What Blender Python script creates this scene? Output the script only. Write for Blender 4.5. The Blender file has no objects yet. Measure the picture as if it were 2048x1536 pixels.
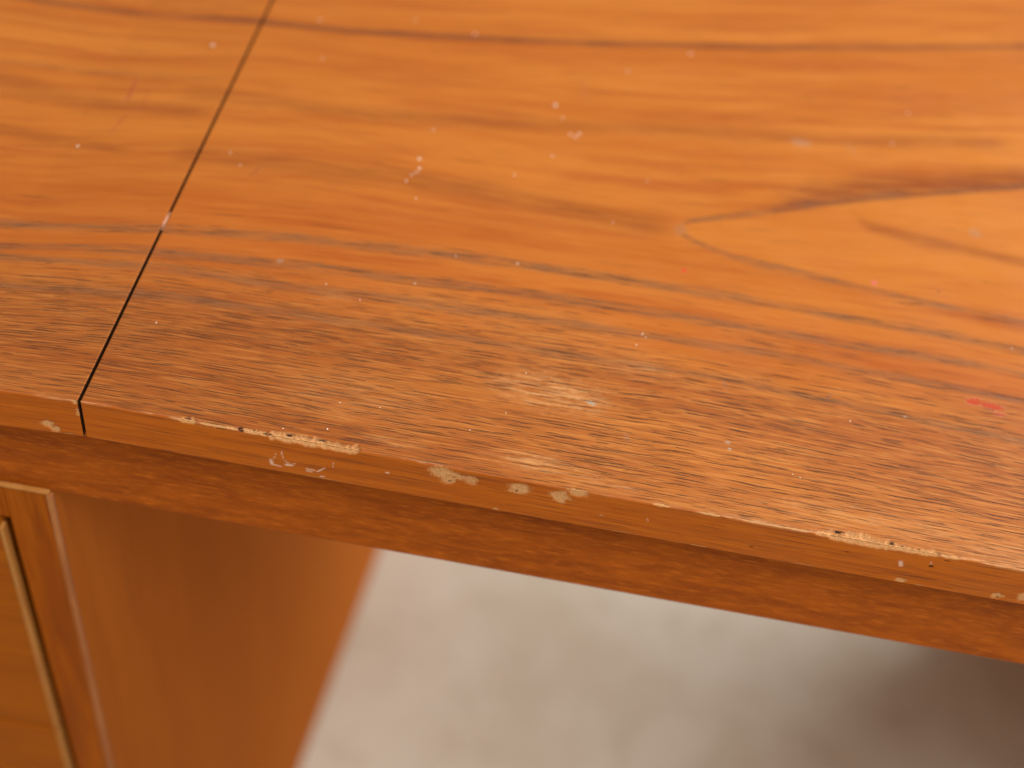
import bpy, bmesh, math
import numpy as np
from mathutils import Matrix, Vector

scene = bpy.context.scene
COL = scene.collection
H = 0.735                      # height of the desk top above the floor

# ------------------------------------------------------------------ camera
cam_d = bpy.data.cameras.new('camera')
cam = bpy.data.objects.new('camera', cam_d)
COL.objects.link(cam)
scene.camera = cam
roll, pitch = math.atan(0.179), math.radians(47.2)
# camera axes in the desk's frame (x along the front edge, y to the back, z up)
fwd = Vector((0, math.cos(pitch), -math.sin(pitch)))
up0 = Vector((0, math.sin(pitch), math.cos(pitch)))
side0 = Vector((1, 0, 0))
rgt = side0 * math.cos(roll) + up0 * math.sin(roll)
upv = up0 * math.cos(roll) - side0 * math.sin(roll)
m = Matrix((rgt, upv, -fwd)).transposed().to_4x4()
m.translation = Vector((0.12068, -0.23592, 0.29402 + H))
cam.matrix_world = m
cam_d.sensor_width = 36.0
cam_d.lens = 2640.0 / 2048.0 * 36.0
cam_d.clip_start = 0.01
cam_d.clip_end = 100
cam_d.dof.use_dof = True
cam_d.dof.focus_distance = 0.384
cam_d.dof.aperture_fstop = cam_d.lens / 9.5
cam_d.dof.aperture_blades = 9

# ------------------------------------------------------------------ light
world = bpy.data.worlds.new('World')
scene.world = world
world.use_nodes = True
bg = world.node_tree.nodes['Background']
bg.inputs['Color'].default_value = (1.0, 0.86, 0.68, 1)
bg.inputs['Strength'].default_value = 0.31

def area(name, loc, target, size, energy, color):
    d = bpy.data.lights.new(name, 'AREA')
    d.shape = 'RECTANGLE'
    d.size, d.size_y = size
    d.energy = energy
    d.color = color
    o = bpy.data.objects.new(name, d)
    COL.objects.link(o)
    o.location = loc
    o.rotation_euler = (Vector(target) - Vector(loc)).to_track_quat('-Z', 'Y').to_euler()
    return o

area('window_light', (2.25, 1.28, 1.90), (0.3, 0.4, 0.1), (1.7, 1.6), 122, (1.0, 0.97, 0.93))
area('room_light', (0.5, -0.90, 2.85), (0.1, 0.1, 0.6), (1.1, 0.8), 46, (1.0, 0.95, 0.88))
area('low_fill_light', (2.0, -1.5, 1.0), (-0.1, 0.3, 0.4), (1.0, 1.0), 8, (1.0, 0.92, 0.82))  # added soft fill to brighten the side panel, not a real source

vs = scene.view_settings
vs.view_transform = 'Standard'
vs.look = 'None'
vs.exposure = 0.0
vs.gamma = 1.0
vs.use_curve_mapping = False

# ------------------------------------------------------------------ helpers
def link(o, parent=None):
    COL.objects.link(o)
    if parent is not None:
        o.parent = parent
    return o

class NT:
    """small node-tree writer"""
    def __init__(self, mat):
        mat.use_nodes = True
        self.t = mat.node_tree
        self.t.nodes.clear()
    def n(self, kind, **kw):
        nd = self.t.nodes.new(kind)
        for k, v in kw.items():
            setattr(nd, k, v)
        return nd
    def put(self, sock, v):
        if hasattr(v, 'is_linked'):
            self.t.links.new(v, sock)
        elif isinstance(v, (tuple, list)) and len(v) == 3 and sock.type == 'RGBA':
            sock.default_value = (*v, 1)
        else:
            sock.default_value = v
    def math(self, op, a, b=0.0, c=0.0, clamp=False):
        nd = self.n('ShaderNodeMath', operation=op, use_clamp=clamp)
        self.put(nd.inputs[0], a); self.put(nd.inputs[1], b); self.put(nd.inputs[2], c)
        return nd.outputs[0]
    def mix(self, f, a, b, blend='MIX'):
        nd = self.n('ShaderNodeMix', data_type='RGBA', blend_type=blend)
        self.put(nd.inputs[0], f); self.put(nd.inputs[6], a); self.put(nd.inputs[7], b)
        return nd.outputs[2]
    def rng(self, v, a, b, c=0.0, d=1.0, smooth=True):
        nd = self.n('ShaderNodeMapRange', interpolation_type='SMOOTHSTEP' if smooth else 'LINEAR')
        for s, x in zip(nd.inputs[:5], (v, a, b, c, d)):
            self.put(s, x)
        return nd.outputs[0]
    def vec(self, x, y, z):
        nd = self.n('ShaderNodeCombineXYZ')
        for s, v in zip(nd.inputs, (x, y, z)):
            self.put(s, v)
        return nd.outputs[0]
    def sep(self, v):
        nd = self.n('ShaderNodeSeparateXYZ')
        self.put(nd.inputs[0], v)
        return nd.outputs
    def noise(self, v, scale=1.0, detail=2.0, rough=0.5, distort=0.0):
        nd = self.n('ShaderNodeTexNoise')
        self.put(nd.inputs['Vector'], v)
        nd.inputs['Scale'].default_value = scale
        nd.inputs['Detail'].default_value = detail
        nd.inputs['Roughness'].default_value = rough
        nd.inputs['Distortion'].default_value = distort
        return nd.outputs['Fac']
    def attr(self, name):
        return self.n('ShaderNodeAttribute', attribute_name=name)

def finish(nt, color, rough, bump_h, bump_d, spec=0.4, coat=0.0, bump_s=1.0):
    b = nt.n('ShaderNodeBsdfPrincipled')
    nt.put(b.inputs['Base Color'], color)
    nt.put(b.inputs['Roughness'], rough)
    b.inputs['Specular IOR Level'].default_value = spec
    b.inputs['Coat Weight'].default_value = coat
    b.inputs['Coat Roughness'].default_value = 0.3
    if bump_h is not None:
        bp = nt.n('ShaderNodeBump')
        bp.inputs['Strength'].default_value = bump_s
        bp.inputs['Distance'].default_value = bump_d
        nt.put(bp.inputs['Height'], bump_h)
        nt.t.links.new(bp.outputs[0], b.inputs['Normal'])
    out = nt.n('ShaderNodeOutputMaterial')
    nt.t.links.new(b.outputs[0], out.inputs[0])

# ------------------------------------------------------------------ materials
def teak_top():
    mat = bpy.data.materials.new('teak_top')
    nt = NT(mat)
    g = nt.sep(nt.attr('grain').outputs['Vector'])       # u along, g across, seed
    u, v, sd = g[0], g[1], g[2]
    a1 = nt.sep(nt.attr('wear').outputs['Vector'])       # chip, dirt, scuff
    a2 = nt.sep(nt.attr('figure').outputs['Vector'])     # grey pore stripes, brown stripes, open-pore zone
    a3 = nt.sep(nt.attr('place').outputs['Vector'])      # front face, edge rub, tone
    st = nt.attr('stain')
    def ns(su, sv, det=2.0, r=0.5, off=0.0, dist=0.0):
        return nt.noise(nt.vec(nt.math('MULTIPLY', u, su), nt.math('MULTIPLY', v, sv), nt.math('ADD', sd, off)), 1.0, det, r, dist)
    face, rub, tone = a3[0], a3[1], a3[2]
    zone = a2[2]
    # broad figure
    n1 = ns(13, 170, 5, .62, 1.3)
    n2 = ns(34, 620, 4, .62, 4.1)
    n3 = ns(60, 1700, 2, .6, 7.7)
    n4 = ns(34, 2600, 2, .6, 17.7)
    n0 = ns(5, 42, 3, .55, 9.9)
    back = nt.mix(nt.rng(n0, .30, .70), (.365, .100, .0155), (.445, .147, .025))
    back = nt.mix(nt.rng(u, .06, .30, 0.0, .55), back, nt.mix(1.0, back, (1.05, 1.13, 1.08), 'MULTIPLY'))  # golden wood to the right, plus light falloff put into the colour
    back = nt.mix(nt.math('MULTIPLY', nt.rng(n1, .47, .68), .62), back, (.305, .072, .014))
    back = nt.mix(nt.math('MULTIPLY', nt.rng(n2, .52, .70), .40), back, (.265, .068, .017))
    back = nt.mix(nt.math('MULTIPLY', nt.rng(n2, .47, .30), .35), back, (.495, .175, .032))
    back = nt.mix(nt.rng(v, .135, .060), back, nt.mix(1.0, back, (.92, .82, .84), 'MULTIPLY'))
    heart = nt.attr('heart').outputs['Fac']
    back = nt.mix(nt.math('MULTIPLY', heart, .34), back, (.46, .155, .025))
    front = nt.mix(nt.rng(n0, .3, .7), (.315, .090, .019), (.395, .130, .028))
    front = nt.mix(nt.math('MULTIPLY', nt.rng(n1, .48, .72), .25), front, (.21, .058, .018))
    front = nt.mix(nt.math('MULTIPLY', nt.rng(n3, .50, .66), .65), front, (.50, .192, .046))
    front = nt.mix(nt.math('MULTIPLY', nt.rng(n4, .50, .68), .50), front, (.18, .050, .017))
    base = nt.mix(zone, back, front)
    base = nt.mix(nt.math('MULTIPLY', nt.rng(n3, .45, .75), .14), base, (.50, .215, .055))
    # tone of the veneer from plank to plank
    base = nt.mix(tone, base, nt.mix(1.0, base, (.74, .66, .62), 'MULTIPLY'))
    # front lipping
    f1 = ns(14, 330, 3, .6, 21.0)
    f2 = ns(40, 1700, 2, .55, 25.0)
    lip = nt.mix(nt.rng(f1, .35, .68), (.48, .118, .007), (.37, .086, .007))
    lip = nt.mix(nt.math('MULTIPLY', nt.rng(f1, .6, .72), .6), lip, (.20, .050, .011))
    lip = nt.mix(nt.math('MULTIPLY', nt.rng(f2, .5, .72), .55), lip, (.56, .172, .014))
    f3 = ns(55, 2600, 2, .55, 28.0)
    lip = nt.mix(nt.math('MULTIPLY', nt.rng(f3, .54, .70), .4), lip, (.20, .050, .010))
    base = nt.mix(face, base, lip)
    # growth stripes
    sb = nt.math('MULTIPLY', a2[1], nt.rng(ns(40, 700, 4, .62, 11.0), .30, .60, .30, 1.0))
    base = nt.mix(nt.math('MULTIPLY', sb, .95), base, (.19, .046, .013))
    sg = nt.math('MULTIPLY', a2[0], nt.rng(ns(60, 1500, 4, .68, 13.0), .36, .62, .05, 1.0))
    base = nt.mix(nt.math('MULTIPLY', sg, .82), base, (.165, .078, .038))
    # open pores: rows of short dashes along the grain, each its own length and place
    dens = nt.rng(nt.noise(nt.vec(nt.math('MULTIPLY', u, 16), nt.math('MULTIPLY', v, 120), nt.math('ADD', sd, 3.0)), 1.0, 3, .6), .28, .66, .55, 1.0)
    dens = nt.math('MULTIPLY', dens, nt.math('MAXIMUM', nt.math('MULTIPLY', zone, .95), nt.math('MULTIPLY', a2[0], .60)))
    dens = nt.math('ADD', dens, nt.math('MULTIPLY', face, .20))
    dens = nt.math('ADD', dens, .02)
    jag = nt.noise(nt.vec(nt.math('MULTIPLY', u, 700), nt.math('MULTIPLY', v, 1500), sd), 1.0, 2, .6)
    way = nt.noise(nt.vec(nt.math('MULTIPLY', u, 55), nt.math('MULTIPLY', v, 200), 5.0), 1.0, 2, .5)
    def dashes(pitch, length, half, prob, off):
        vv = nt.math('ADD', nt.math('MULTIPLY', v, 1.0 / pitch), nt.math('MULTIPLY', nt.math('SUBTRACT', way, .5), .0016 / pitch))
        vv = nt.math('ADD', vv, nt.math('MULTIPLY', nt.math('SUBTRACT', jag, .5), .00020 / pitch))
        row = nt.math('FLOOR', vv)
        w1 = nt.n('ShaderNodeTexWhiteNoise', noise_dimensions='2D')
        nt.put(w1.inputs['Vector'], nt.vec(row, off, 0.0))
        uu = nt.math('ADD', nt.math('MULTIPLY', u, 1.0 / length), nt.math('MULTIPLY', w1.outputs['Value'], 53.0))
        colm = nt.math('FLOOR', uu)
        w2 = nt.n('ShaderNodeTexWhiteNoise', noise_dimensions='3D')
        nt.put(w2.inputs['Vector'], nt.vec(row, colm, off))
        c = nt.n('ShaderNodeSeparateColor'); nt.t.links.new(w2.outputs['Color'], c.inputs[0])
        r1, r2, r3 = c.outputs
        fu, fv = nt.math('FRACT', uu), nt.math('FRACT', vv)
        # position across
        dv = nt.math('ABSOLUTE', nt.math('SUBTRACT', fv, nt.math('MULTIPLY_ADD', r1, .6, .2)))
        # along: centred on .5 with its own half length
        hl = nt.math('MULTIPLY_ADD', r2, .34, .14)
        du = nt.math('DIVIDE', nt.math('ABSOLUTE', nt.math('SUBTRACT', fu, .5)), hl)
        taper = nt.rng(du, 1.0, .30)
        hw = nt.math('MULTIPLY', taper, nt.math('MULTIPLY_ADD', jag, half * .9 / pitch, half * .55 / pitch))
        m_ = nt.rng(nt.math('SUBTRACT', hw, dv), -.00006 / pitch, .00006 / pitch)
        on = nt.rng(nt.math('SUBTRACT', nt.math('MULTIPLY', dens, prob), r3), -.02, .02)
        return nt.math('MULTIPLY', m_, on)
    pore = nt.math('MAXIMUM', dashes(.00125, .0260, .00016, .78, 1.0), dashes(.00090, .0150, .00012, .62, 2.0))
    fine = dashes(.00060, .0080, .00008, .55, 3.0)
    fine2 = dashes(.00075, .0150, .00009, .55, 4.0)
    fine = nt.math('MULTIPLY', nt.math('MAXIMUM', fine, fine2), .75)
    pore = nt.math('MAXIMUM', pore, fine)
    pc = nt.math('MULTIPLY', pore, nt.math('SUBTRACT', .88, nt.math('MULTIPLY', face, .36)))
    base = nt.mix(pc, base, (.060, .026, .014))
    # dry scuffs
    sc = nt.math('MULTIPLY', a1[2], nt.rng(ns(90, 900, 3, .65, 51.0), .38, .66))
    base = nt.mix(sc, base, (.56, .285, .115))
    # rubbed arris
    rb = nt.math('MULTIPLY', rub, nt.rng(ns(140, 900, 4, .65, 61.0), .40, .64))
    base = nt.mix(rb, base, (.66, .36, .18))
    # raw wood in the chips
    cn = nt.noise(nt.n('ShaderNodeTexCoord').outputs['Object'], 2600, 3, .65)
    raw = nt.mix(nt.rng(cn, .3, .7), (.48, .215, .072), (.68, .37, .165))
    base = nt.mix(a1[0], base, raw)
    base = nt.mix(a1[1], base, (.018, .012, .010))
    base = nt.mix(nt.math('MULTIPLY', st.outputs['Alpha'], nt.rng(nt.math('ADD', nt.math('MULTIPLY', n3, .6), nt.math('MULTIPLY', cn, .4)), .38, .56, .25, 1.0)), base, st.outputs['Color'])
    # gloss and relief
    cl = nt.noise(nt.n('ShaderNodeTexCoord').outputs['Object'], 45, 4, .6)
    ro = nt.rng(cl, .3, .7, .30, .52)
    ro = nt.math('ADD', ro, nt.math('MULTIPLY', zone, .08))
    ro = nt.math('ADD', ro, nt.math('MULTIPLY', face, .15))
    ro = nt.math('ADD', ro, nt.math('MULTIPLY', a1[0], .3), clamp=True)
    h = nt.math('SUBTRACT', nt.math('MULTIPLY', n3, .25), nt.math('MULTIPLY', pore, .8))
    h = nt.math('ADD', h, nt.math('MULTIPLY', nt.math('MULTIPLY', cn, a1[0]), 1.0))
    finish(nt, base, ro, h, .00006, spec=.10, bump_s=.6)
    return mat

def teak_plain(name, axis, cols, su, sv, rough=.42, seed=0.0, pores=.35, spec=.12):
    """teak with straight grain along one axis (0 x, 1 y, 2 z)"""
    mat = bpy.data.materials.new(name)
    nt = NT(mat)
    p = nt.sep(nt.n('ShaderNodeTexCoord').outputs['Object'])
    def ns(a, b, det, r, off, dist=0.0):
        k = [b, b, b]; k[axis] = a
        return nt.noise(nt.vec(*[nt.math('MULTIPLY_ADD', p[i], k[i], seed + off) for i in range(3)]), 1.0, det, r, dist)
    n1 = ns(su, sv, 3, .6, .3, .4)
    n2 = ns(su * 3, sv * 5, 3, .6, 5.3)
    n3 = ns(su * 6, sv * 12, 2, .55, 9.1)
    c = nt.mix(nt.rng(n1, .32, .68), cols[0], cols[1])
    c = nt.mix(nt.math('MULTIPLY', nt.rng(n2, .5, .72), .6), c, cols[2])
    c = nt.mix(nt.math('MULTIPLY', nt.rng(n3, .56, .66), pores), c, (.05, .022, .012))
    rub = nt.attr('rub').outputs['Fac']
    rb = nt.math('MULTIPLY', rub, nt.rng(ns(60, 260, 3, .6, 3.3), .30, .55))
    c = nt.mix(rb, c, (.62, .34, .15))
    h = nt.math('SUBTRACT', nt.math('MULTIPLY', n2, .5), nt.math('MULTIPLY', n3, .5))
    finish(nt, c, nt.rng(n1, .3, .7, rough - .05, rough + .08), h, .00012, spec=spec, bump_s=.5)
    return mat

def simple(name, color, rough, scale=0, var=.25, spec=.3):
    mat = bpy.data.materials.new(name)
    nt = NT(mat)
    n = nt.noise(nt.n('ShaderNodeTexCoord').outputs['Object'], scale or 50, 4, .6)
    c = nt.mix(nt.rng(n, .3, .7), tuple(x * (1 - var) for x in color), tuple(min(1, x * (1 + var)) for x in color))
    finish(nt, c, rough, n, .0002, spec=spec, bump_s=.4)
    return mat

def floor_material():
    mat = bpy.data.materials.new('pale_floor')
    nt = NT(mat)
    co = nt.n('ShaderNodeTexCoord').outputs['Object']
    a = nt.noise(co, 7.5, 4, .55, .3)
    b = nt.noise(co, 21, 4, .6)
    c = nt.noise(co, 240, 3, .6)
    col = nt.mix(nt.rng(a, .35, .66), (.645, .608, .525), (.585, .530, .435))
    col = nt.mix(nt.math('MULTIPLY', nt.rng(b, .48, .68), .34), col, (.46, .395, .300))
    col = nt.mix(nt.math('MULTIPLY', nt.rng(b, .48, .25), .4), col, (.67, .645, .575))
    col = nt.mix(nt.math('MULTIPLY', nt.rng(c, .5, .75), .35), col, (.36, .28, .20))
    finish(nt, col, .75, c, .001, spec=.25, bump_s=.4)
    return mat

# ------------------------------------------------------------------ number noise for the geometry
def hash2(ix, iy, seed):
    n = (ix.astype(np.int64) * 374761393 + iy.astype(np.int64) * 668265263 + seed * 1442695041) & 0x7fffffff
    n = ((n ^ (n >> 13)) * 1274126177) & 0x7fffffff
    return ((n ^ (n >> 16)) & 0xffff) / 65535.0

def vnoise(x, y, seed=0, octaves=3):
    out = np.zeros_like(x); amp = .5; tot = 0
    for o in range(octaves):
        xi, yi = np.floor(x), np.floor(y)
        fx, fy = x - xi, y - yi
        fx = fx * fx * (3 - 2 * fx); fy = fy * fy * (3 - 2 * fy)
        a = hash2(xi, yi, seed + o); b = hash2(xi + 1, yi, seed + o)
        c = hash2(xi, yi + 1, seed + o); d = hash2(xi + 1, yi + 1, seed + o)
        out += amp * ((a + (b - a) * fx) * (1 - fy) + (c + (d - c) * fx) * fy)
        tot += amp; amp *= .5; x = x * 2.03; y = y * 2.03
    return out / tot

def sstep(a, b, x):
    t = np.clip((x - a) / (b - a), 0, 1)
    return t * t * (3 - 2 * t)

# ------------------------------------------------------------------ wood figure of the top (millimetres: x along, y to the back)
S1 = [(-180, 60), (-50.3, 69.2), (-31.7, 71.6), (-0.6, 76.8), (43.8, 83.9), (95, 88.7), (144, 91.4), (188.4, 93), (219.9, 92.5), (262, 92.9), (286, 92.1), (500, 86)]
S2 = [(-180, 48), (-46.2, 58.9), (-20.9, 63.5), (3, 65.9), (27.6, 68.8), (46.8, 71.5), (72, 72.9), (103.6, 75.2), (135.5, 77.8), (168.2, 78.8), (198.9, 79.8), (226.4, 80), (267.7, 81.2), (284.6, 80.2), (500, 74)]
S3 = [(-180, 46), (-44.3, 54.1), (5.1, 59), (49.3, 61), (67.7, 63), (102.4, 64.5), (135.3, 66.7), (161.4, 67.5), (205.7, 69.1), (232.6, 69.2), (283, 68.6), (500, 62)]
S4 = [(-180, 36), (-39.2, 41.4), (21, 48), (67.7, 50.1), (99.8, 51.7), (126.2, 52.6), (150.7, 53.2), (172.6, 54.6), (192.4, 54.2), (218.5, 53.1), (280.5, 50.4), (500, 46)]
C1LO = [(168.8, 122), (172, 119.5), (177.2, 117.4), (188.1, 114.4), (213.4, 112.6), (231.3, 110.9), (256.2, 108.6), (288.2, 107.1), (500, 101)]
C1UP = [(168.8, 124.5), (173, 127.5), (182.7, 131.5), (199, 139.1), (221.8, 150.3), (240.7, 159.1), (261, 167.4), (298.7, 182), (500, 255)]
C1BD = [(205, 153.5), (212, 156.5), (230.7, 164.5), (261.5, 174.5), (299.3, 189.5), (500, 262)]
C2LO = [(229.6, 152), (233, 146), (236.6, 143), (251.6, 140.6), (273.9, 139.1), (292.5, 138.2), (500, 130)]
B1 = [(-180, 187), (-55.7, 196), (-28.1, 198.6), (-2, 202.1), (34, 206.5), (46.7, 209.4), (82.5, 217), (128.6, 228.2), (171.9, 240), (196.6, 246.8), (251.3, 264.3), (312.5, 284.7), (500, 340)]
B2 = [(-20, 149), (26.8, 153.8), (51.7, 156.3), (90.2, 163.2), (133.6, 172.4), (154.8, 178.8), (189.8, 184.1), (225.1, 191), (272.1, 203.9), (300, 211)]
B3 = [(-10, 116), (35, 120.1), (62.1, 122.2), (96.4, 124.4), (122.9, 122.6), (140.6, 121.6), (168.5, 122.6)]
M1 = [(-180, 88), (-62.9, 100.6), (35, 120.1), (114.2, 121.2), (168.8, 124), (211.4, 133), (295.8, 146), (500, 170)]
LA = [(-120, 145), (-79.5, 142.2), (-55.7, 137.6), (-29, 139), (0, 141)]
LB = [(-120, 116), (-68.4, 114.4), (-47.5, 114.6), (-20, 113.5)]
LC = [(-120, 150), (-83.5, 152.2), (-35.1, 158), (-16.4, 160), (0, 161.5)]
# polyline, half width, strength, kind (0 grey pores, 1 brown), wobble
STRIPES = [
    (S1, 2.6, 1.0, 0), (S2, 2.4, 1.0, 0), (S3, 2.2, .95, 0), (S4, 2.0, .9, 0),
    (C2LO, 4.0, .6, 1),
    (B1, 2.8, .95, 1), (B1, 1.6, .8, 0), (B2, 5.0, .48, 1), (B3, 6.5, .55, 1), (LA, 6.0, .5, 1), (LB, 3.6, .6, 1), (LC, 1.8, .45, 0),
]
def interp(pl, x):
    return np.interp(x, [p[0] for p in pl], [p[1] for p in pl])

def grain_across(x, y):
    """grain coordinate: y at the seam of the growth line that passes through (x, y), mm"""
    ys = [np.zeros_like(x) - 400., np.zeros_like(x), interp(S4, x), interp(S3, x), interp(S2, x), interp(S1, x), interp(M1, x), interp(B1, x), interp(B1, x) + 400]
    gs = [-400., 0., 50., 63., 73.5, 86., 121., 212., 612.]
    g = np.zeros_like(x)
    for i in range(len(ys) - 1):
        t = (y - ys[i]) / np.maximum(ys[i + 1] - ys[i], 1e-3)
        sel = (y >= ys[i]) & (y < ys[i + 1])
        g = np.where(sel, gs[i] + t * (gs[i + 1] - gs[i]), g)
    return g

# ------------------------------------------------------------------ damage (millimetres)
# blobs on the front face: x, z, half width, half height, strength, chip depth, dirt
FACE_CHIPS = [
    (105.2, -2.6, 3.2, 2.6, 1.0, .35), (107.3, -5.2, 2.3, 2.1, 1.0, .35), (109.8, -3.3, 2.6, 1.6, .9, .25), (114.0, -3.9, 1.8, 1.9, .85, .25),
    (128.2, -3.9, 3.2, 2.5, 1.0, .35), (140.0, -4.0, 2.8, 2.5, 1.0, .35), (144.5, -1.0, 2.9, 1.5, 1.0, .5),
    (242.8, -14.6, 1.6, 1.2, 1.0, .4), (271.4, -13.7, 1.7, 1.5, 1.0, .45), (278.3, -12.0, 1.5, 2.0, .9, .3), (122.2, -15.2, .8, .6, 1.0, .3),
    (248.5, -15.5, 1.8, .5, .7, .3), (183.0, -15.4, 2.6, .35, .7, .2), (214, -15.5, 4.0, .3, .6, .2), (160, -15.5, 5.0, .3, .6, .2), (70, -15.5, 6.0, .3, .5, .2),
    (-10.6, -12.0, 2.0, 1.5, 1.0, .5), (-8.6, -14.0, 1.5, 1.2, 1.0, .5), (-4.6, -15.6, 1.6, .4, .9, .3), (-1.3, -.6, .8, .8, 1.0, .5), (-.9, -5.0, .5, 1.6, .7, .3),
]
# chips along the upper arris: x0, x1, reach on the top (mm), reach on the face (mm), depth
EDGE_CHIPS = [
    (28.8, 34.5, 1.0, 1.0, .5), (35.0, 47.0, .55, .45, .3), (46.5, 55.5, 1.0, .7, .5), (54.5, 70.0, 1.5, 1.5, .8), (66.5, 82.0, 1.7, 1.5, .9),
    (213.0, 219.0, 1.0, .7, .4), (217.0, 236.5, 2.0, 1.7, .9), (234.0, 250.0, 1.2, 1.1, .6), (250.0, 256.0, .6, .6, .3),
    (166.0, 172.0, .5, .4, .2), (180.0, 186.5, .5, .4, .25), (192.0, 212.0, .35, .3, .15),
]
DIRT = [  # x, position on the unrolled edge (top positive, face negative), half width, half height
    (41.0, -.9, 1.0, .22), (46.4, .35, .65, .8), (47.2, -.3, .7, .35), (54.0, .2, .8, .45), (55.2, -.2, .5, .3), (31.5, 1.0, .9, .3), (50.5, .7, .6, .25), (60.5, 1.5, 1.0, .3), (70, 1.7, 1.1, .25),
    (219.8, 1.9, .9, .4), (235.6, 1.2, .55, .6), (248.7, -5.7, .7, .6), (252.0, -2.0, .65, .35), (238.6, .9, .4, .2), (243.3, .7, .4, .25),
    (108.9, -4.2, .35, .3), (108.0, -6.2, .5, .25), (127.4, -5.3, .5, .35), (271.7, -14.6, .35, .3), (197.5, -11.5, .5, .25), (224.0, -6.0, .4, .2),
]
SCRATCH = [  # pale scratches on the face: x0,z0,x1,z1, half width
    (55.5, -11.0, 55.9, -12.8, .45), (55.9, -12.8, 58.4, -13.3, .32), (57.0, -7.5, 56.5, -10.0, .12), (58.6, -6.0, 59.3, -9.8, .14), (59.3, -9.8, 61.4, -11.6, .16),
    (60.2, -11.9, 61.6, -11.6, .5), (61.6, -11.4, 62.8, -10.6, .15), (66.0, -12.0, 68.4, -12.2, .22), (66.2, -12.9, 67.6, -13.1, .3), (69.2, -12.6, 71.4, -10.2, .22),
    (70.3, -14.4, 71.2, -14.3, .3), (73.8, -7.0, 74.0, -9.2, .12), (89.5, -7.2, 90.0, -7.2, .28), (152, -9, 154, -9.4, .12), (166, -7, 166.6, -8.4, .12),
    (240.0, -6.0, 240.6, -7.6, .5), (248.0, -3.2, 248.5, -5.0, .15),
]
SCUFFS = [(133, 36, 21, 9, .8), (145, 35, 9, 5, .6), (160, 52, 12, 4, .35), (133, 7.5, 18, 4.5, .65), (150, 4, 14, 3, .45), (60, 60, 10, 4, .22), (230, 8, 40, 7, .35), (270, 5, 25, 6, .35), (90, 6, 12, 3, .3), (75, 20, 30, 10, .2)]
# paint marks: x, y, half w, half h, angle deg, rgba strength
STAINS = [
    (266.5, 64.2, 3.2, 1.6, 8, (.42, .014, .012), .75), (271.5, 63.6, 4.0, 1.5, -6, (.42, .014, .012), .75), (274.0, 60.6, 2.2, .8, 0, (.45, .02, .03), .5),
    (171.0, 101.6, 1.7, .7, 52, (.55, .03, .015), .9), (236.8, 112.9, .9, 1.3, 0, (.62, .09, .16), .8), (259.4, 114.4, .6, 1.0, 0, (.14, .012, .006), .9),
    (145.2, 34.4, 1.9, .7, -12, (.30, .42, .38), .55), (187.3, 28.3, .9, .5, 0, (.30, .42, .38), .6), (188.0, 25.8, .7, .4, 0, (.30, .42, .38), .5), (40.2, 71.5, 1.2, 1.0, 0, (.30, .33, .28), .3),
    (243, 52, .5, .35, 0, (.5, .45, .4), .6), (-33.4, 148, .9, 8, 3, (.30, .055, .02), .75), (-31.4, 128, .7, 7, -9, (.30, .055, .02), .55), (-27, 144, 1.8, 8, 5, (.33, .08, .02), .30),
    (21, 113, 1.0, 3.5, -30, (.28, .07, .02), .5), (128, 196, .7, 9, 12, (.30, .08, .02), .35), (232, 188, .7, 4, 30, (.20, .10, .06), .4), (219.0, 55.0, .3, 1.6, -35, (.06, .03, .02), .9), (157.0, 23.3, .3, 1.6, 25, (.06, .03, .02), .8),
    (186.0, 52.0, .25, 2.2, 15, (.07, .03, .02), .6), (213, 186, 4, 2.2, 0, (.30, .22, .17), .4), (169, 122.5, 2.6, 3.0, 0, (.27, .15, .08), .5), (276, 150, 2.5, 2.2, 0, (.30, .22, .15), .35),
]

TEAK = teak_top()
CORE = simple('dark_joint_face', (.06, .024, .009), .7, 900, .3, .1)
T = 15.8      # thickness of the top, mm

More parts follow.
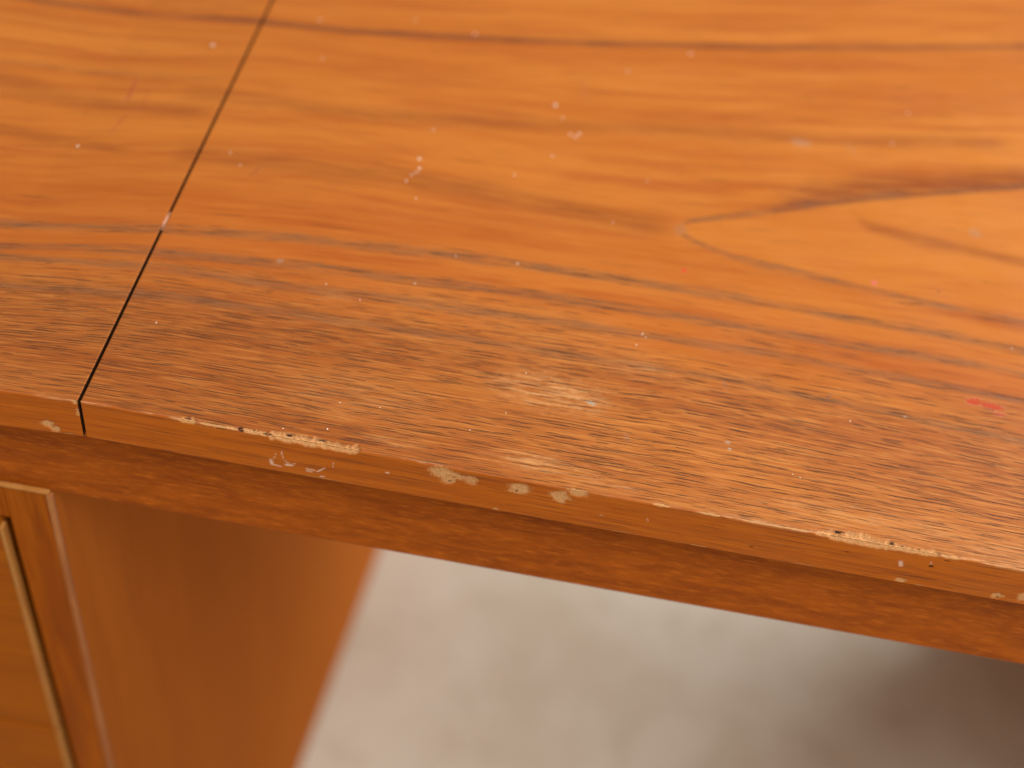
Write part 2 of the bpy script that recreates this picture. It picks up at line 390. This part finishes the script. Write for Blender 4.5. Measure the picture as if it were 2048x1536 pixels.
def panel(name, xs, depth, front_y, droop, tone_fn, seed, parent, round_lo, round_hi):
    """one slab of the top; all in mm, swept along x from a closed profile with a softened arris"""
    r1, r2 = .55, .4
    ys = []
    y = r1
    while y < depth:
        ys.append(y)
        y += .38 if y < 10 else .5 if y < 60 else .75 if y < 130 else 1.2 if y < 340 else 30
    ys.append(depth)
    prof = [(yy, 0.0) for yy in ys[::-1]]
    for k in range(1, 6):
        a = math.pi / 2 * k / 6
        prof.append((r1 - r1 * math.sin(a), -r1 + r1 * math.cos(a)))
    for zz in np.arange(-r1, -(T - r2), -.36):
        prof.append((0.0, float(zz)))
    for k in range(0, 4):
        a = math.pi / 2 * k / 3
        prof.append((r2 - r2 * math.cos(a), -(T - r2) - r2 * math.sin(a)))
    prof += [(4.0, -T), (30.0, -T), (depth, -T)]
    py = np.array([p[0] for p in prof]); pz = np.array([p[1] for p in prof])
    nr, nc = len(prof), len(xs)
    X = np.repeat(xs[None, :], nr, 0)
    Y = np.repeat(py[:, None], nc, 1).copy()
    Z = np.repeat(pz[:, None], nc, 1).copy()
    ontop = (Z > -1e-6)
    # unrolled distance from the arris: top positive, face negative
    E = np.where(ontop, Y, np.where(Y < r1, Z, -99.))
    face = ((Y < r1) & (Z < -.2)).astype(float)
    under = (Z < -T + .3)
    # --- chips
    chip = np.zeros_like(X); depthm = np.zeros_like(X)
    jit = vnoise(X * .9, E * .9, seed + 5, 3) - .5
    jit2 = vnoise(X * 2.6, E * 2.6, seed + 9, 3) - .5
    for (cx, cz, w, h, s, dp) in FACE_CHIPS:
        d = np.hypot((X - cx) / w, (E - cz) / h) + jit * .9 + jit2 * .45
        mk = sstep(1.25, .62, d) * (~under)
        chip = np.maximum(chip, mk * s); depthm = np.maximum(depthm, mk * dp * .5)
    for (x0, x1, tr, fr, dp) in EDGE_CHIPS:
        along = sstep(x0 - .6, x0 + 1.2, X) * sstep(x1 + .6, x1 - 1.8, X)
        rag = .55 + 1.5 * vnoise(X * .55, X * 0 + x0, seed + 3, 3)
        reach = np.where(E > 0, E / (tr * rag), -E / (fr * (.6 + 1.1 * vnoise(X * .7, X * 0 + x1, seed + 4, 3))))
        mk = sstep(1.15, .55, reach + jit2 * .5 + (1 - along) * 1.6) * (E > -50)
        chip = np.maximum(chip, mk); depthm = np.maximum(depthm, mk * dp * sstep(1.2, 0, reach))
    pale = np.zeros_like(X)
    for (x0, z0, x1, z1, w) in SCRATCH:
        ax, az = x1 - x0, z1 - z0
        t = np.clip(((X - x0) * ax + (E - z0) * az) / (ax * ax + az * az), 0, 1)
        d = np.hypot(X - x0 - t * ax, E - z0 - t * az)
        mk = sstep(w * 1.8, w * .5, d + jit2 * .3 + .04) * .85
        pale = np.maximum(pale, mk)
    dirt = np.zeros_like(X)
    for (cx, e, w, h) in DIRT:
        d = np.hypot((X - cx) / w, (E - e) / h) + jit2 * 1.0
        mk = sstep(1.25, .7, d)
        dirt = np.maximum(dirt, mk); depthm = np.maximum(depthm, mk * .45)
    # --- scuffs, rubbed arris, paint marks
    scuff = np.zeros_like(X)
    for (cx, cy, w, h, s) in SCUFFS:
        scuff = np.maximum(scuff, s * sstep(1.2, .1, np.hypot((X - cx) / w, (E - cy) / h) + jit * .6) * (E > 0))
    rub = np.exp(-(np.maximum(np.abs(E - .1), 0) / .55) ** 2) * (.04 + .75 * sstep(.48, .68, vnoise(X * .06, X * 0 + 2., seed + 21, 3)))
    rub = np.maximum(rub, np.exp(-((E + T) / .35) ** 2) * .55 * sstep(.45, .65, vnoise(X * .09, X * 0 + 7., seed + 22, 3)))
    rub = np.maximum(rub, np.exp(-((E - .2) / .7) ** 2) * sstep(160, 200, X) * .95)
    stain = np.zeros((nr, nc, 4))
    stain[..., 0], stain[..., 1], stain[..., 2], stain[..., 3] = .74, .52, .40, pale
    for (cx, cy, w, h, ang, colr, s) in STAINS:
        a = math.radians(ang)
        dx, dy = X - cx, E - cy
        d = np.hypot((dx * math.cos(a) + dy * math.sin(a)) / w, (-dx * math.sin(a) + dy * math.cos(a)) / h)
        mk = s * sstep(1.2, .6, d + jit2 * .8 + jit * .4) * (E > 0)
        hit = mk > stain[..., 3]
        stain[..., :3] = np.where(hit[..., None], np.array(colr), stain[..., :3])
        stain[..., 3] = np.maximum(stain[..., 3], mk)
    # --- figure
    wob = (vnoise(X * .03, Y * .1, seed + 31, 3) - .5) * 1.2
    wid = .6 + .9 * vnoise(X * .03, Y * 0 + 3., seed + 33, 3)
    grey = np.zeros_like(X); brown = np.zeros_like(X)
    for i, (pl, hw, s, kind) in enumerate(STRIPES):
        inx = sstep(pl[0][0] - 1, pl[0][0] + 9, X) * sstep(pl[-1][0] + 1, pl[-1][0] - 12, X)
        d = np.abs(Y + wob - interp(pl, X)) / (hw * wid)
        fade = .55 + .75 * vnoise(X * .035, X * 0 + 10. + i * 3, seed + 41 + i, 3)
        mk = s * np.clip(fade, 0, 1.1) * sstep(1.25, .15, d) * inx * ontop
        if kind == 0: grey = np.maximum(grey, np.clip(mk, 0, 1))
        else: brown = np.maximum(brown, np.clip(mk, 0, 1))
    # cathedral: pale heart with a crisp inner border that fades outwards
    inx = sstep(168, 171, X) * ontop
    lo, up = interp(C1LO, X), interp(C1UP, X)
    ww = wob * .5
    so, su_ = lo - (Y + ww), (Y + ww) - up
    rag = vnoise(X * .05, Y * 0 + 8., seed + 71, 3)
    ring = np.maximum(sstep(-.5, .25, so) * sstep(4.6, .6, so / (.5 + 1.1 * rag)), sstep(-.6, .4, su_) * sstep(5.0, .6, su_ / (.5 + 1.1 * rag))) * inx
    grey = np.maximum(grey, ring * np.clip(.25 + 1.3 * vnoise(X * .06, Y * .08, seed + 75, 3), 0, 1))
    band = sstep(-.4, .6, su_) * sstep(19., 5.0, su_ / (.6 + .7 * rag)) * sstep(194, 214, X + (vnoise(X * .08, Y * .5, seed + 73, 3) - .5) * 30) * ontop
    brown = np.maximum(brown, band * .95)
    heart = sstep(.3, -1.5, so) * sstep(.3, -1.5, su_) * inx
    G = grain_across(X, Y)
    zone = sstep(78, 40, G + (vnoise(X * .03, G * .12, seed + 51, 3) - .5) * 34) * ontop
    tone = tone_fn(X, Y) * ontop
    gu, gv = X / 1000., np.where(ontop, G, np.where(under, Y, Z)) / 1000.
    # --- carve and soften
    endr = .3
    en = np.zeros_like(X)
    if round_lo: en = np.maximum(en, np.clip(1 - (X - xs[0]) / endr, 0, 1))
    if round_hi: en = np.maximum(en, np.clip(1 - (xs[-1] - X) / endr, 0, 1))
    drop = endr * .7 * (1 - np.sqrt(np.maximum(0, 1 - en ** 2)))
    relief = depthm * 1.35 * (.55 + 1.0 * vnoise(X * 1.7, E * 1.7, seed + 61, 3))
    wt = np.where(ontop, np.clip(1 - Y / 3, .3, 1), np.clip(.25 + (T + Z) / T * .3, 0, 1))
    Z = np.where(under, Z, Z - drop * ontop - relief * np.where(ontop, 1., .35) * (E > -4))
    Y = Y + np.where(face > 0, drop + relief * .9, relief * .5 * (E > -50) * (E < 4))
    Y = Y + front_y * np.maximum(X, -45.)                       # front edge of the leaf is not quite square
    Z = Z + droop * np.maximum(X, -45.)
    co = np.stack([X, Y, Z], -1).reshape(-1, 3) / 1000.
    idx = np.arange(nr * nc).reshape(nr, nc)
    nxt = np.roll(idx, -1, 0)
    quads = np.stack([idx[:, :-1], idx[:, 1:], nxt[:, 1:], nxt[:, :-1]], -1).reshape(-1, 4)
    quads = quads[:, ::-1]
    me = bpy.data.meshes.new(name)
    nq = len(quads)
    me.vertices.add(nr * nc)
    me.vertices.foreach_set('co', co.ravel())
    caps = [idx[:, 0][::1], idx[:, -1][::-1]]
    loops = np.concatenate([quads.ravel()] + caps)
    starts = np.concatenate([np.arange(nq) * 4, [nq * 4, nq * 4 + nr]])
    me.loops.add(len(loops))
    me.loops.foreach_set('vertex_index', loops.astype(np.int32))
    me.polygons.add(nq + 2)
    me.polygons.foreach_set('loop_start', starts.astype(np.int32))
    sm = np.ones(nq + 2, dtype=bool); sm[-2:] = False
    me.update(calc_edges=True)
    me.validate()
    me.polygons.foreach_set('use_smooth', sm[:len(me.polygons)])
    def put(nm, kind, arr):
        at = me.attributes.new(nm, kind, 'POINT')
        at.data.foreach_set('color' if 'COLOR' in kind else 'vector', arr.astype(np.float32).ravel())
    put('grain', 'FLOAT_VECTOR', np.stack([gu, gv, np.full_like(gu, seed * 1.0)], -1))
    put('wear', 'FLOAT_VECTOR', np.stack([chip, dirt, scuff], -1))
    put('figure', 'FLOAT_VECTOR', np.stack([grey, brown, zone], -1))
    put('place', 'FLOAT_VECTOR', np.stack([face, rub, tone], -1))
    put('stain', 'FLOAT_COLOR', stain)
    at = me.attributes.new('heart', 'FLOAT', 'POINT')
    at.data.foreach_set('value', heart.astype(np.float32).ravel())
    me.materials.append(TEAK)
    me.materials.append(CORE)
    mi = np.zeros(len(me.polygons), dtype=np.int32); mi[-2:] = 1
    me.polygons.foreach_set('material_index', mi)
    o = bpy.data.objects.new(name, me)
    return link(o, parent)

def part(name, bm, mat, parent, bevel=0.0, smooth=False):
    if bevel:
        bmesh.ops.bevel(bm, geom=bm.edges[:], offset=bevel, segments=2, affect='EDGES', profile=.6)
    bmesh.ops.recalc_face_normals(bm, faces=bm.faces)
    me = bpy.data.meshes.new(name)
    bm.to_mesh(me); bm.free()
    for p in me.polygons: p.use_smooth = smooth
    me.materials.append(mat)
    return link(bpy.data.objects.new(name, me), parent)

def box(x0, x1, y0, y1, z0, z1, yaw=0.0, pivot=(0, 0)):
    bm = bmesh.new()
    bmesh.ops.create_cube(bm, size=1)
    for v in bm.verts:
        x = x0 + (v.co.x + .5) * (x1 - x0); y = y0 + (v.co.y + .5) * (y1 - y0)
        c, s = math.cos(yaw), math.sin(yaw)
        dx, dy = x - pivot[0], y - pivot[1]
        v.co = (pivot[0] + c * dx - s * dy, pivot[1] + s * dx + c * dy, z0 + (v.co.z + .5) * (z1 - z0))
    return bm

def rubbed(o, fn):
    me = o.data
    at = me.attributes.new('rub', 'FLOAT', 'POINT')
    at.data.foreach_set('value', np.array([fn(v.co) for v in me.vertices], dtype=np.float32))

# ------------------------------------------------------------------ setting
fm = floor_material()
bm = bmesh.new()
bmesh.ops.create_grid(bm, x_segments=2, y_segments=2, size=4.0)
floor = part('floor', bm, fm, None)
floor['kind'] = 'structure'

# ------------------------------------------------------------------ the desk
desk = bpy.data.objects.new('desk', None)
desk.empty_display_size = .1
link(desk)
desk.location = (0, 0, 0)
desk['label'] = 'worn orange teak desk with chipped front edge, drop leaf seam and drawer pedestal'
desk['category'] = 'desk'

def tone_main(x, y):
    return np.clip(sstep(190, 20, x) * .75 * sstep(78, 30, y) + sstep(90, -10, x) * .15, 0, 1)
xs_main = np.concatenate([np.array([0.50, .60, .75, .95, 1.2]), np.arange(1.5, 330, .36), np.array([340, 400, 600, 900, 1000.])])
top = panel('top_panel', xs_main, 600., 0.0, 0.0, tone_main, 3, desk, True, False)
top.location = (0, 0, H)
top['label'] = 'main top with chipped light spots along its front edge'
xs_leaf = np.concatenate([np.arange(-420., -120, 20), np.arange(-120, -1.2, .4), np.array([-1.2, -.95, -.75, -.60, -.50])])
leaf = panel('drop_leaf', xs_leaf, 600., .022, .044, lambda x, y: np.clip(.55 * sstep(75, 25, y) + .12, 0, 1) + 0 * x, 3, desk, False, True)
leaf.location = (0, 0, H)

AP = teak_plain('teak_apron', 0, [(.28, .060, .005), (.40, .094, .007), (.66, .180, .016)], 50, 280, .45, 2.0, .25, .04)
SD = teak_plain('teak_side', 2, [(.40, .112, .014), (.43, .126, .018), (.36, .098, .013)], 2.2, 34, .75, 8.0, .15, .02)
FR = teak_plain('teak_frame', 2, [(.27, .060, .004), (.40, .100, .006), (.21, .045, .004)], 9, 120, .5, 14.0, .15, .03)
DR = teak_plain('teak_drawer', 0, [(.33, .085, .005), (.39, .107, .006), (.28, .068, .005)], 8, 90, .5, 21.0, .1, .03)
BD = teak_plain('teak_edge_band', 2, [(.45, .19, .045), (.52, .24, .065), (.38, .15, .035)], 12, 160, .45, 27.0, .1)
DK = simple('recess_shade', (.035, .018, .010), .8)  # near black: shade of the drawer gaps put into the colour

# apron under the top, set back a little
bm = box(-.40, .98, .0075, .0255, H - .0567, H - .0159)
o = part('apron', bm, AP, desk, .0008)
# left pedestal: inner side panel (slightly splayed), frame, drawers
PX, PY = -.0190, .0070
YAW = -math.radians(5.5)
o = part('side_panel', box(PX - .0135, PX, PY, .545, 0.002, H - .0569, YAW, (PX, PY)), SD, desk, .0006)
# front edge of the side panel with its veneer band
o = part('front_stile', box(PX - .0150, PX + .0002, PY - .0010, PY + .006, .03, H - .0568), FR, desk, .0005)
o = part('top_rail', box(-.398, PX - .0150 - .0002, PY - .0008, PY + .012, H - .0740, H - .0567), FR, desk, .0005)
o = part('edge_band', box(-.398, PX + .0004, PY - .0015, PY + .0003, H - .0566, H - .0556), BD, desk, .0003)
o['label'] = 'pale worn strip along the top of the pedestal'
o = part('edge_band', box(PX - .0008, PX + .0010, PY - .0014, PY + .0005, .03, H - .0572), teak_plain('teak_worn_arris', 2, [(.36, .12, .03), (.46, .18, .06), (.30, .09, .02)], 30, 100, .45, 31.0, .1), desk, .0003)
part('carcass', box(-.398, PX - .016, .030, .52, .03, H - .0585), DK, desk)
dz = [H - .0765, H - .2180, H - .3960, H - .60]
for i in range(3):
    d = part('drawer_front', box(-.380, -.0375, PY - .0034, PY + .013, dz[i + 1] + .003, dz[i]), DR, desk, .0012)
    b = part('edge_band', box(-.0375 + .0001, -.0360, PY - .0038, PY - .0006, dz[i + 1] + .0034, dz[i] - .0004), BD, d, .0004)  # worn drawer edge, the light it catches painted in as a paler tone
# right pedestal, beyond the picture
part('side_panel', box(.660, .674, .012, .595, .002, H - .0569), SD, desk, .0006)  # unseen; carried further back to shade the floor at right
part('side_panel', box(.966, .980, .012, .545, .002, H - .0569), SD, desk, .0006)
for i in range(3):
    part('drawer_front', box(.6765, .9635, .006, .022, dz[i + 1] + .003, dz[i] + .012 * (i == 0)), DR, desk, .0012)
part('side_panel', box(-.398, -.384, PY, .545, .002, H - .0569), SD, desk, .0006)

# ------------------------------------------------------------------ flecks of dust and paint on the top
SPECKS = [(-13.4, 181.1, .9), (-39.6, 109.7, .6), (74.2, 135.5, .7), (75.2, 130.4, .7), (74.6, 128.0, .5), (73.3, 126.1, .5), (72, 122.2, .5), (118.1, 181.9, .95), (121.7, 174.6, .6), (125.6, 165.5, .6), (127.6, 164.4, .7), (128.8, 166.6, .7), (120.5, 151, .5), (108.3, 136, .5), (115.4, 90.4, .45), (84.2, 72.3, .36), (95, 88.7, .36), (158.9, 67.8, .42), (157.3, 62.4, .35), (124.3, 41.9, .3), (56.8, 64.8, .34), (11.2, 35.4, .34), (248.8, 196.1, .55), (256.4, 218.5, .55), (168.1, 232.8, .8), (143.8, 212.9, .65), (81.6, 219.7, .65), (76.1, 153.4, .45), (21.2, 210.2, .6), (28, 185, .55), (57, 221.9, .55), (77, 113.9, .45), (145.1, 119.8, .34), (155.8, 146.1, .4), (10.2, 120.6, .4), (15.3, 115, .4), (68.7, 60.4, .3), (71.9, 16.9, .26), (225.4, 46.1, .32), (209.2, 19.7, .28), (70.6, 6.2, .4), (58.3, 3.5, .3), (110.9, 15.3, .26), (120.4, 24.3, .26), (83.7, 17.8, .26), (160, 66.5, .3), (207, 20.5, .25), (282, 92, .35)]
SPM = simple('pale_fleck', (.84, .72, .60), .35, 3000, .1, .5)
bm = bmesh.new()
for i, (x, y, r) in enumerate(SPECKS):
    k = .82 * r
    mt = Matrix.Translation((x / 1000, y / 1000, 0)) @ Matrix.Rotation(i * 1.7, 4, 'Z') @ Matrix.Diagonal((k * (1 + .35 * ((i * 7) % 5) / 5) / 1000, k * .8 / 1000, k * .35 / 1000, 1))
    bmesh.ops.create_icosphere(bm, subdivisions=1, radius=1, matrix=mt)
o = part('paint_flecks', bm, SPM, top, 0, True)
o['kind'] = 'stuff'
o['label'] = 'tiny pale flecks scattered on the top'
# splinter caught in the seam
bm = bmesh.new()
bmesh.ops.create_icosphere(bm, subdivisions=2, radius=1, matrix=Matrix.Translation((-.0002, .0815, -.0009)) @ Matrix.Diagonal((.0007, .0050, .0008, 1)))
for v in bm.verts:
    v.co.x += .0003 * math.sin(v.co.y * 2600); v.co.z += .0002 * math.sin(v.co.y * 4100 + 1)
o = part('splinter', bm, simple('pale_splinter', (.46, .22, .13), .6, 1500), top, 0, True)
